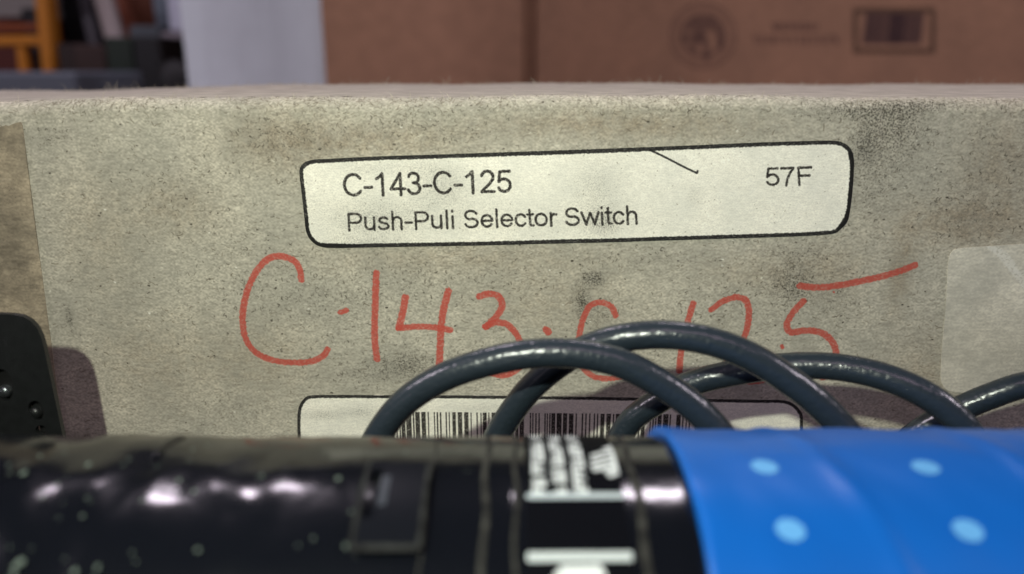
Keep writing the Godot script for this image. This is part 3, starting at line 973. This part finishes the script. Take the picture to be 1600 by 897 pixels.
func build_bracket():
	var t := thing("black_bracket", "black metal bracket plate with rounded corner and bolt hole beside the box", "bracket", Vector3(-0.06, TABLE_Y, 0.0145))
	var z := 0.0140
	var p := []
	for v in [[-130, 492], [-60, 490], [0, 489], [24, 490], [38, 493], [50, 500], [60, 511], [67, 526], [72, 545], [84, 602], [100, 678]]:
		var q := on_z(v[0], v[1], z)
		p.append(Vector2(q.x, q.y))
	var e: Vector2 = p[-1]
	var out := PackedVector2Array(p)
	out.append(Vector2(e.x + 0.0005, TABLE_Y + 0.0016))
	out.append(Vector2(p[0].x, TABLE_Y + 0.0016))
	var m := mottled(Color8(26, 28, 28), 0.38, 0.5, 0.03, 0.12, 301, 40.0, 0.002)
	var comb := CSGCombiner3D.new()
	comb.name = "plate"
	t.add_child(comb)
	var g := CSGPolygon3D.new()
	g.name = "plate_outline"
	g.polygon = out
	g.depth = 0.0012
	g.material = m
	comb.add_child(g)
	comb.scale.z = 0.5
	comb.position = Vector3(0, 0, z + 0.0003) - t.position
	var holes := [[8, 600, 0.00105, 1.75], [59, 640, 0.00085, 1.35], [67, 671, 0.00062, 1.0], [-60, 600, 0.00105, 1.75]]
	for h in holes:
		var q := on_z(h[0], h[1], z)
		var cy := CSGCylinder3D.new()
		cy.name = "hole"
		cy.operation = CSGShape3D.OPERATION_SUBTRACTION
		cy.radius = h[2]
		cy.height = 0.01
		cy.sides = 28
		cy.rotation.x = PI / 2
		cy.scale = Vector3(1, 1, h[3])
		cy.position = Vector3(q.x, q.y, 0)
		cy.material = m
		comb.add_child(cy, true)
	part("foot", block(Vector3(0.020, 0.0015, 0.009), 0.0003), m, t, Vector3(-0.062, TABLE_Y + 0.0008, 0.0188))
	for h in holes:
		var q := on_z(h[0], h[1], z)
		part("dark_backing", block(Vector3(h[2] * 2.6, h[2] * h[3] * 2.6, 0.0006), 0.0002), mat(Color8(10, 10, 11), 0.6), t, Vector3(q.x, q.y, z - 0.0008))  # added black backing stands in for the shade inside each hole
	var steel := mat(Color8(120, 126, 128), 0.3, 0.5)
	steel.metallic = 0.9
	for h in [[14, 607, 0.0007], [61, 640, 0.00072]]:
		var q := on_z(h[0], h[1], z - 0.0010)
		part("bolt", bar(PackedVector3Array([q + Vector3(0, 0, -0.0022), q + Vector3(0, 0, 0.0009), q + Vector3(0, 0, 0.0012)]), PackedFloat32Array([h[2], h[2], h[2] * 0.6]), 14), steel if h[0] < 30 else m, t)

# ---------------------------------------------------------------- things far behind the box
func at_px(px: float, z: float) -> float:
	return on_z(px, 80, z).x

func far_box(called: String, label: String, category: String, x0: float, x1: float, ytop: float, z: float, depth: float, c: Color, rough := 0.7, lean := 0.0) -> Node3D:
	var a := on_z(x0, ytop, z)
	var b := on_z(x1, ytop, z)
	var top := a.y
	var h := top - TABLE_Y
	var t := thing(called, label, category, Vector3((a.x + b.x) / 2, TABLE_Y, z - depth / 2))
	part("body", block(Vector3(b.x - a.x, h, depth), 0.003, Basis(Vector3.BACK, lean)), mat(c, rough), t, Vector3((a.x + b.x) / 2, TABLE_Y + h / 2, z - depth / 2))
	return t

func build_cartons():
	var z := -0.90
	var kraft := Color8(158, 122, 98)
	var x0 := at_px(836, z)
	var a := on_z(x0, 0, z)
	var w := 0.80
	var h := 0.34
	var c := Canvas.new(Vector2(x0, TABLE_Y), Vector2(x0 + w, TABLE_Y + h), 1500.0)
	var none := PackedByteArray()
	none.resize(c.w * c.h)
	paper(c, kraft, 601, 0.0002, 0.0002, 0.00022, none)
	var p := func(px: float, py: float) -> Vector2:
		var q := on_z(px, py, z)
		return Vector2(q.x, q.y)
	var ink := Color8(86, 64, 58)
	var px := 0.99 / F_PX
	# round emblem: two faint rings and a broken figure inside
	for r in [[51, 5.0, 0.38], [43, 4.0, 0.3], [32, 8.0, 0.5]]:
		var q := PackedVector2Array()
		for k in 41:
			q.append(p.call(1098 + cos(TAU * k / 40.0) * r[0], 56 + sin(TAU * k / 40.0) * r[0] * 0.98))
		c.stroke(q, r[1] * px, ink, r[2], 0.5, 0.3)
	for l in [[[1078, 44], [1118, 42]], [[1070, 60], [1100, 56]], [[1084, 76], [1088, 60]], [[1104, 90], [1102, 66]], [[1122, 50], [1126, 72]], [[1082, 34], [1112, 32]], [[1092, 50], [1096, 62]]]:
		c.stroke(PackedVector2Array([p.call(l[0][0], l[0][1]), p.call(l[1][0], l[1][1])]), 10.0 * px, ink, 0.6, 0.5, 0.3)
	# two lines of print
	rng.seed = 33
	for l in [[1208, 1276, 42, 9, 0.8], [1180, 1310, 62, 10, 0.55]]:
		var x: float = l[0]
		while x < l[1]:
			c.stroke(PackedVector2Array([p.call(x, l[2] - l[3] / 2.0), p.call(x + rng.randf_range(-1, 3), l[2] + l[3] / 2.0)]), rng.randf_range(2.5, 4.5) * px, ink, l[4], 0.4, 0.2)
			x += rng.randf_range(4.5, 8.0)
	# framed bar code
	var fr := PackedVector2Array([p.call(1336, 17), p.call(1457, 16), p.call(1457, 80), p.call(1336, 80), p.call(1336, 17)])
	c.stroke(fr, 7.5 * px, Color8(78, 60, 48), 0.75, 0.4, 0.2)
	var x := 1352.0
	while x < 1438:
		var dense := x > 1380 and x < 1410
		var bw := rng.randf_range(2.0, 5.0) * (1.6 if dense else 1.0)
		c.rect(p.call(x, 21), p.call(x + bw, 69), Color8(62, 46, 48), 0.9 if dense else 0.7)
		x += bw + rng.randf_range(4.0, 9.0) * (0.5 if dense else 1.0)
	var m := mat(Color.WHITE, 0.85, 0.3)
	m.albedo_texture = c.texture()
	m.texture_repeat = false
	var t := thing("shipping_carton", "brown carton printed with a round emblem and framed bar code", "carton", Vector3(x0 + w / 2, TABLE_Y, z - 0.2))
	var plain := mottled(kraft, 0.85, 0.3, 0.02, 0.05, 611, 3.0)
	part("body", block(Vector3(w, h, 0.4), 0.004), plain, t, Vector3(x0 + w / 2, TABLE_Y + h / 2, z - 0.2))
	var fp := sheet([PackedVector3Array([Vector3(x0 + 0.003, TABLE_Y + 0.004, z + 0.0012), Vector3(x0 + w - 0.004, TABLE_Y + 0.004, z + 0.0012)]), PackedVector3Array([Vector3(x0 + 0.003, TABLE_Y + h - 0.004, z + 0.0012), Vector3(x0 + w - 0.004, TABLE_Y + h - 0.004, z + 0.0012)])], Vector3.BACK,
		[PackedVector2Array([c.uv(Vector2(x0 + 0.003, TABLE_Y + 0.004)), c.uv(Vector2(x0 + w - 0.004, TABLE_Y + 0.004))]), PackedVector2Array([c.uv(Vector2(x0 + 0.003, TABLE_Y + h - 0.004)), c.uv(Vector2(x0 + w - 0.004, TABLE_Y + h - 0.004))])])
	part("printed_front", fp, m, t)
	# the carton beside it
	var xl := at_px(420, z)
	var xr := at_px(819, z)
	t = thing("shipping_carton", "plain brown carton standing between the white roll and the printed carton", "carton", Vector3((xl + xr) / 2, TABLE_Y, z - 0.2))
	part("body", block(Vector3(xr - xl, 0.33, 0.4), 0.004), plain, t, Vector3((xl + xr) / 2, TABLE_Y + 0.165, z - 0.2))
	part("corner_strip", block(Vector3(0.011, 0.329, 0.38), 0.002), plain, t, Vector3(xr + 0.0065, TABLE_Y + 0.1645, z - 0.197))

func build_roll():
	var z := -0.66
	var l := at_px(297, z)
	var r := at_px(503, z)
	var rad := (r - l) / 2.0
	var t := thing("white_roll", "tall white roll of wrapping foam standing beside the brown cartons", "roll", Vector3((l + r) / 2, TABLE_Y, z))
	var m := mottled(Color8(226, 236, 242), 0.8, 0.3, 0.01, 0.02, 701, 4.0)
	var h := 0.42
	var rows := []
	var wob := noise(6.0, 8)
	for j in 30:
		var f := j / 29.0
		var row := PackedVector3Array()
		for k in 65:
			var a := TAU * k / 64.0
			var rr := rad * (1.0 + wob.get_noise_2d(cos(a), sin(a) + f * 0.4) * 0.012)
			row.append(Vector3((l + r) / 2 + cos(a) * rr, TABLE_Y + f * h, z + sin(a) * rr))
		rows.append(row)
	part("wound_sheet", sheet(rows, rows[15][32] - Vector3((l + r) / 2, rows[15][32].y, z)), m, t)
	var cap := []
	for f in [1.0, 0.75, 0.5, 0.28]:
		var row := PackedVector3Array()
		for k in 65:
			var a := TAU * k / 64.0
			row.append(Vector3((l + r) / 2 + cos(a) * rad * f, TABLE_Y + h - (0.002 if f < 0.9 else 0.0), z + sin(a) * rad * f))
		cap.append(row)
	part("roll_end", sheet(cap, Vector3.UP), m, t)
	part("core", bar(PackedVector3Array([Vector3((l + r) / 2, TABLE_Y + 0.001, z), Vector3((l + r) / 2, TABLE_Y + h - 0.003, z)]), PackedFloat32Array([rad * 0.3]), 24), mat(Color8(140, 110, 80), 0.9), t)

func plank(t: Node3D, called: String, pa: Vector2, pb: Vector2, wpx: float, z: float, depth: float, m: Material):
	var a := on_z(pa.x, pa.y, z)
	var b := on_z(pb.x, pb.y, z)
	var w := wpx * (EYE.z - z) / F_PX
	var d := b - a
	var ang := atan2(d.y, d.x)
	part(called, block(Vector3(d.length(), w, depth), 0.003, Basis(Vector3.BACK, ang)), m, t, (a + b) / 2)

func down(px: float, py: float, px2: float, py2: float, z: float) -> Vector2:   # follow a slanting edge down to the bench
	var yb := TABLE_Y + 0.004
	var d0 := on_z(px, py, z)
	var d1 := on_z(px2, py2, z)
	var f := (yb - d0.y) / (d1.y - d0.y)
	return Vector2(px + (px2 - px) * f, py + (py2 - py) * f)

func build_clutter():
	# wooden stool frame
	var z := -1.15
	var yellow := mat(Color8(176, 110, 20), 0.55)
	var t := thing("wooden_stool", "yellow wooden stool frame with rails, seen behind the grey box", "stool", Vector3(at_px(40, z), TABLE_Y, z))
	plank(t, "leg", Vector2(66, -60), down(66, -60, 83, 115, z), 19, z, 0.03, yellow)
	plank(t, "leg", Vector2(-80, -60), down(-80, -60, -92, 115, z), 19, z, 0.03, yellow)
	plank(t, "rail", Vector2(-84, 66), Vector2(74, 64), 15, z - 0.002, 0.022, yellow)
	plank(t, "rail", Vector2(-82, 44), Vector2(72, 43), 11, z - 0.006, 0.018, mat(Color8(120, 58, 24), 0.6))
	plank(t, "leg", Vector2(36, 70), down(36, 70, 41, 115, z - 0.004), 14, z - 0.004, 0.02, yellow)
	plank(t, "seat", Vector2(-100, -66), Vector2(84, -66), 16, z - 0.09, 0.26, yellow)
	# things on and behind the stool
	far_box("grey_tray", "flat blue grey plastic tray lying in front of the yellow stool", "tray", -120, 118, 113, -0.80, 0.16, Color8(88, 95, 105), 0.6)
	far_box("red_brown_case", "dull red brown case behind the yellow stool rails", "case", -60, 50, 26, -1.32, 0.12, Color8(92, 40, 32))
	far_box("dark_box", "small black box standing behind the stool, beside the red brown case", "box", 30, 58, 13, -1.22, 0.03, Color8(22, 20, 26))
	far_box("pale_sack", "pale grey sack standing at the back behind the stool", "sack", -90, 62, -60, -1.55, 0.12, Color8(150, 144, 140), 0.9)
	far_box("black_case", "tall black case between the yellow stool and leaning planks", "case", 80, 148, -80, -1.40, 0.10, Color8(26, 26, 32), 0.6)
	far_box("dark_brown_box", "low dark brown box in front of the black case", "box", 86, 128, 68, -1.10, 0.14, Color8(34, 20, 16))
	far_box("brown_box", "low brown box next to the dark green bin", "box", 112, 163, 70, -1.05, 0.12, Color8(46, 28, 23))
	far_box("green_bin", "dark green bin beside the black bin", "bin", 161, 206, 58, -1.00, 0.10, Color8(14, 30, 18), 0.6)
	far_box("black_bin", "black bin between the green bin and the white roll", "bin", 205, 247, 57, -0.99, 0.10, Color8(10, 11, 14), 0.6)
	z = -1.25
	t = thing("leaning_strip", "narrow dark grey strip leaning against the black case", "plank", Vector3(at_px(150, z), TABLE_Y, z))
	plank(t, "board", Vector2(120, -60), down(120, -60, 152, 75, z), 17, z, 0.02, mat(Color8(70, 68, 74), 0.6))
	t = thing("leaning_plank", "pale grey plank leaning behind the green bin", "plank", Vector3(at_px(180, z), TABLE_Y, z))
	plank(t, "board", Vector2(146, -60), down(146, -60, 178, 52, z), 25, z + 0.03, 0.02, mat(Color8(168, 158, 156), 0.8))
	t = thing("leaning_board", "orange brown board leaning behind the green bin beside the pale plank", "board", Vector3(at_px(200, z), TABLE_Y, z))
	plank(t, "board", Vector2(176, -60), down(176, -60, 200, 52, z - 0.03), 24, z - 0.03, 0.02, mat(Color8(116, 60, 38), 0.7))
	far_box("rust_panel", "rust brown panel standing behind the grey box and black bin", "panel", 196, 231, -60, -1.42, 0.02, Color8(98, 50, 28))
	far_box("slate_box", "slate grey box behind the black bin", "box", 200, 250, 40, -1.20, 0.08, Color8(76, 83, 89))
	far_box("blue_grey_panel", "narrow blue grey panel standing beside the white paper bag", "panel", 229, 300, -70, -1.38, 0.03, Color8(112, 124, 136))
	# paper bag hanging open on a grey bag
	z = -1.12
	far_box("grey_bag", "mid grey bag under the white paper bag beside the white roll", "bag", 250, 302, 50, z, 0.06, Color8(126, 120, 126), 0.9)
	var a := on_z(250, -50, z)
	var b := on_z(289, 52, z)
	t = thing("paper_bag", "white paper bag standing on the grey bag", "bag", Vector3((a.x + b.x) / 2, b.y, z - 0.03))
	part("body", block(Vector3(b.x - a.x, a.y - b.y, 0.05), 0.006), mat(Color8(188, 192, 208), 0.9), t, Vector3((a.x + b.x) / 2, (a.y + b.y) / 2, z - 0.03))
	# black lumpy thing in front
	z = -0.92
	var q := on_z(272, 100, z)
	t = thing("black_pouch", "small lumpy black pouch beside the foot of the white roll", "pouch", Vector3(q.x, TABLE_Y, z))
	var rows := []
	var lump := noise(9.0, 3)
	var hgt := q.y - TABLE_Y + 0.006
	for j in 17:
		var f := j / 16.0
		var row := PackedVector3Array()
		for k in 33:
			var an := TAU * k / 32.0
			var rr := 0.030 * sqrt(maxf(0.0, 1.0 - pow(f, 3.0))) * (1.0 + 0.25 * lump.get_noise_3d(cos(an) * 0.1, f * 0.1, sin(an) * 0.1)) + 0.0001
			row.append(Vector3(q.x + cos(an) * rr, TABLE_Y + f * hgt, z + sin(an) * rr * 0.7))
		rows.append(row)
	part("body", sheet(rows, rows[8][16] - Vector3(q.x, rows[8][16].y, z)), mat(Color8(7, 7, 9), 0.7), t)

func build_lamp(called: String, label: String, at: Vector3, length: float, width: float, energy: float, col: Color):
	var t := thing(called, label, "lamp", at)
	part("housing", block(Vector3(length + 0.06, 0.05, width + 0.04), 0.008), mat(Color8(210, 210, 210), 0.6), t, at + Vector3(0, 0.05, 0))
	var m := mat(Color8(235, 235, 240), 0.5)
	m.emission_enabled = true
	m.emission = col
	m.emission_energy_multiplier = 1.0
	part("diffuser", block(Vector3(length, 0.02, width), 0.006), m, t, at + Vector3(0, 0.014, 0))
	var l := AreaLight3D.new()
	l.name = "light"
	l.area_size = Vector2(length, width)
	l.light_energy = energy
	l.light_color = col
	l.area_range = 8.0
	l.shadow_enabled = true
	t.add_child(l)
	l.rotation.x = -PI / 2
	l.position = Vector3.ZERO

func _ready():
	# camera
	var cam := Camera3D.new()
	cam.name = "camera"
	add_child(cam)
	cam.position = EYE
	cam.rotation.x = -PITCH
	var at := CameraAttributesPhysical.new()
	at.frustum_focal_length = 12.0 / (CY / F_PX)
	at.frustum_near = 0.004
	at.frustum_far = 30.0
	at.frustum_focus_distance = 0.0936
	at.exposure_aperture = 22.0
	cam.attributes = at
	cam.current = true
	# dim indoor air, no sky and no sun
	var we := WorldEnvironment.new()
	we.name = "environment"
	var e := Environment.new()
	e.background_mode = Environment.BG_COLOR
	e.background_color = Color(0.028, 0.027, 0.034).linear_to_srgb()
	e.tonemap_mode = Environment.TONE_MAPPER_LINEAR
	e.tonemap_exposure = 1.0
	e.sdfgi_enabled = true
	e.ssao_enabled = true
	e.ssil_enabled = true
	we.environment = e
	add_child(we)
	# the phone's flash beside the lens, ceiling lamps, and two added fill lamps out at the sides
	var flash_col := Color(0.975, 1.0, 0.93)
	var fp := EYE + Vector3(-0.030, 0.026, 0.002)
	var fl := thing("flash_lamp", "small phone flash lamp shining at the grey box", "lamp", fp)
	var fm := mat(Color8(240, 240, 225), 0.4)
	fm.emission_enabled = true
	fm.emission = flash_col
	fm.emission_energy_multiplier = 1.0
	var aim := (Vector3(0.055, -0.030, 0) - fp).normalized()
	part("flash_window", bar(PackedVector3Array([fp - aim * 0.0012, fp - aim * 0.0003]), PackedFloat32Array([0.002]), 20), fm, fl)
	var al := AreaLight3D.new()
	al.name = "light"
	al.area_size = Vector2(0.003, 0.003)
	al.light_energy = 0.0119
	al.light_color = flash_col
	al.area_range = 3.0
	al.shadow_enabled = true
	fl.add_child(al)
	al.look_at_from_position(fp, fp + aim, Vector3.UP)
	var lav := Color(1.0, 0.87, 0.97)
	build_lamp("ceiling_or_fill_lamp", "short wide lamp hanging over the brown cartons", Vector3(-0.39, 0.86, -0.62), 0.11, 0.15, 0.26, Color(1.0, 0.94, 1.0))
	build_lamp("ceiling_or_fill_lamp", "small narrow lamp hanging over the brown cartons", Vector3(0.21, 0.86, -0.62), 0.11, 0.07, 0.18, Color(1.0, 0.95, 1.0))
	build_lamp("ceiling_or_fill_lamp", "added fill lamp, unseen, brightening the white roll from the yellow stool side", Vector3(-1.40, 0.95, 0.16), 0.5, 0.12, 1.5, Color(1.0, 0.95, 1.0))  # added fill lamp, placed only to brighten the roll and cartons
	build_lamp("ceiling_or_fill_lamp", "added fill lamp, unseen, brightening the roll and cartons from the printed carton side", Vector3(1.50, 0.95, 0.12), 0.5, 0.12, 1.5, Color(1.0, 0.95, 1.0))  # second added fill, lifts the right side of the roll and the cartons
	build_lamp("ceiling_or_fill_lamp", "long lamp hanging over the near side of the bench", Vector3(0.1, 1.25, 0.85), 1.3, 0.12, 0.36, lav)
	# the setting: bench top and the dim wall behind everything
	var bench := part("bench_top", block(Vector3(4.4, 0.04, 3.6), 0.004), mottled(Color8(96, 90, 84), 0.7, 0.4, 0.02, 0.2, 901, 3.0), self, Vector3(0, TABLE_Y - 0.0201, -0.9))
	bench.set_meta("kind", "structure")
	var wall := part("back_wall", block(Vector3(6.0, 2.6, 0.1), 0.004), mat(Color8(70, 70, 76), 0.9), self, Vector3(0, 0.9, -2.75))
	wall.set_meta("kind", "structure")
	build_box()
	build_tube()
	build_sleeve()
	build_cable()
	build_bracket()
	build_cartons()
	build_roll()
	build_clutter()
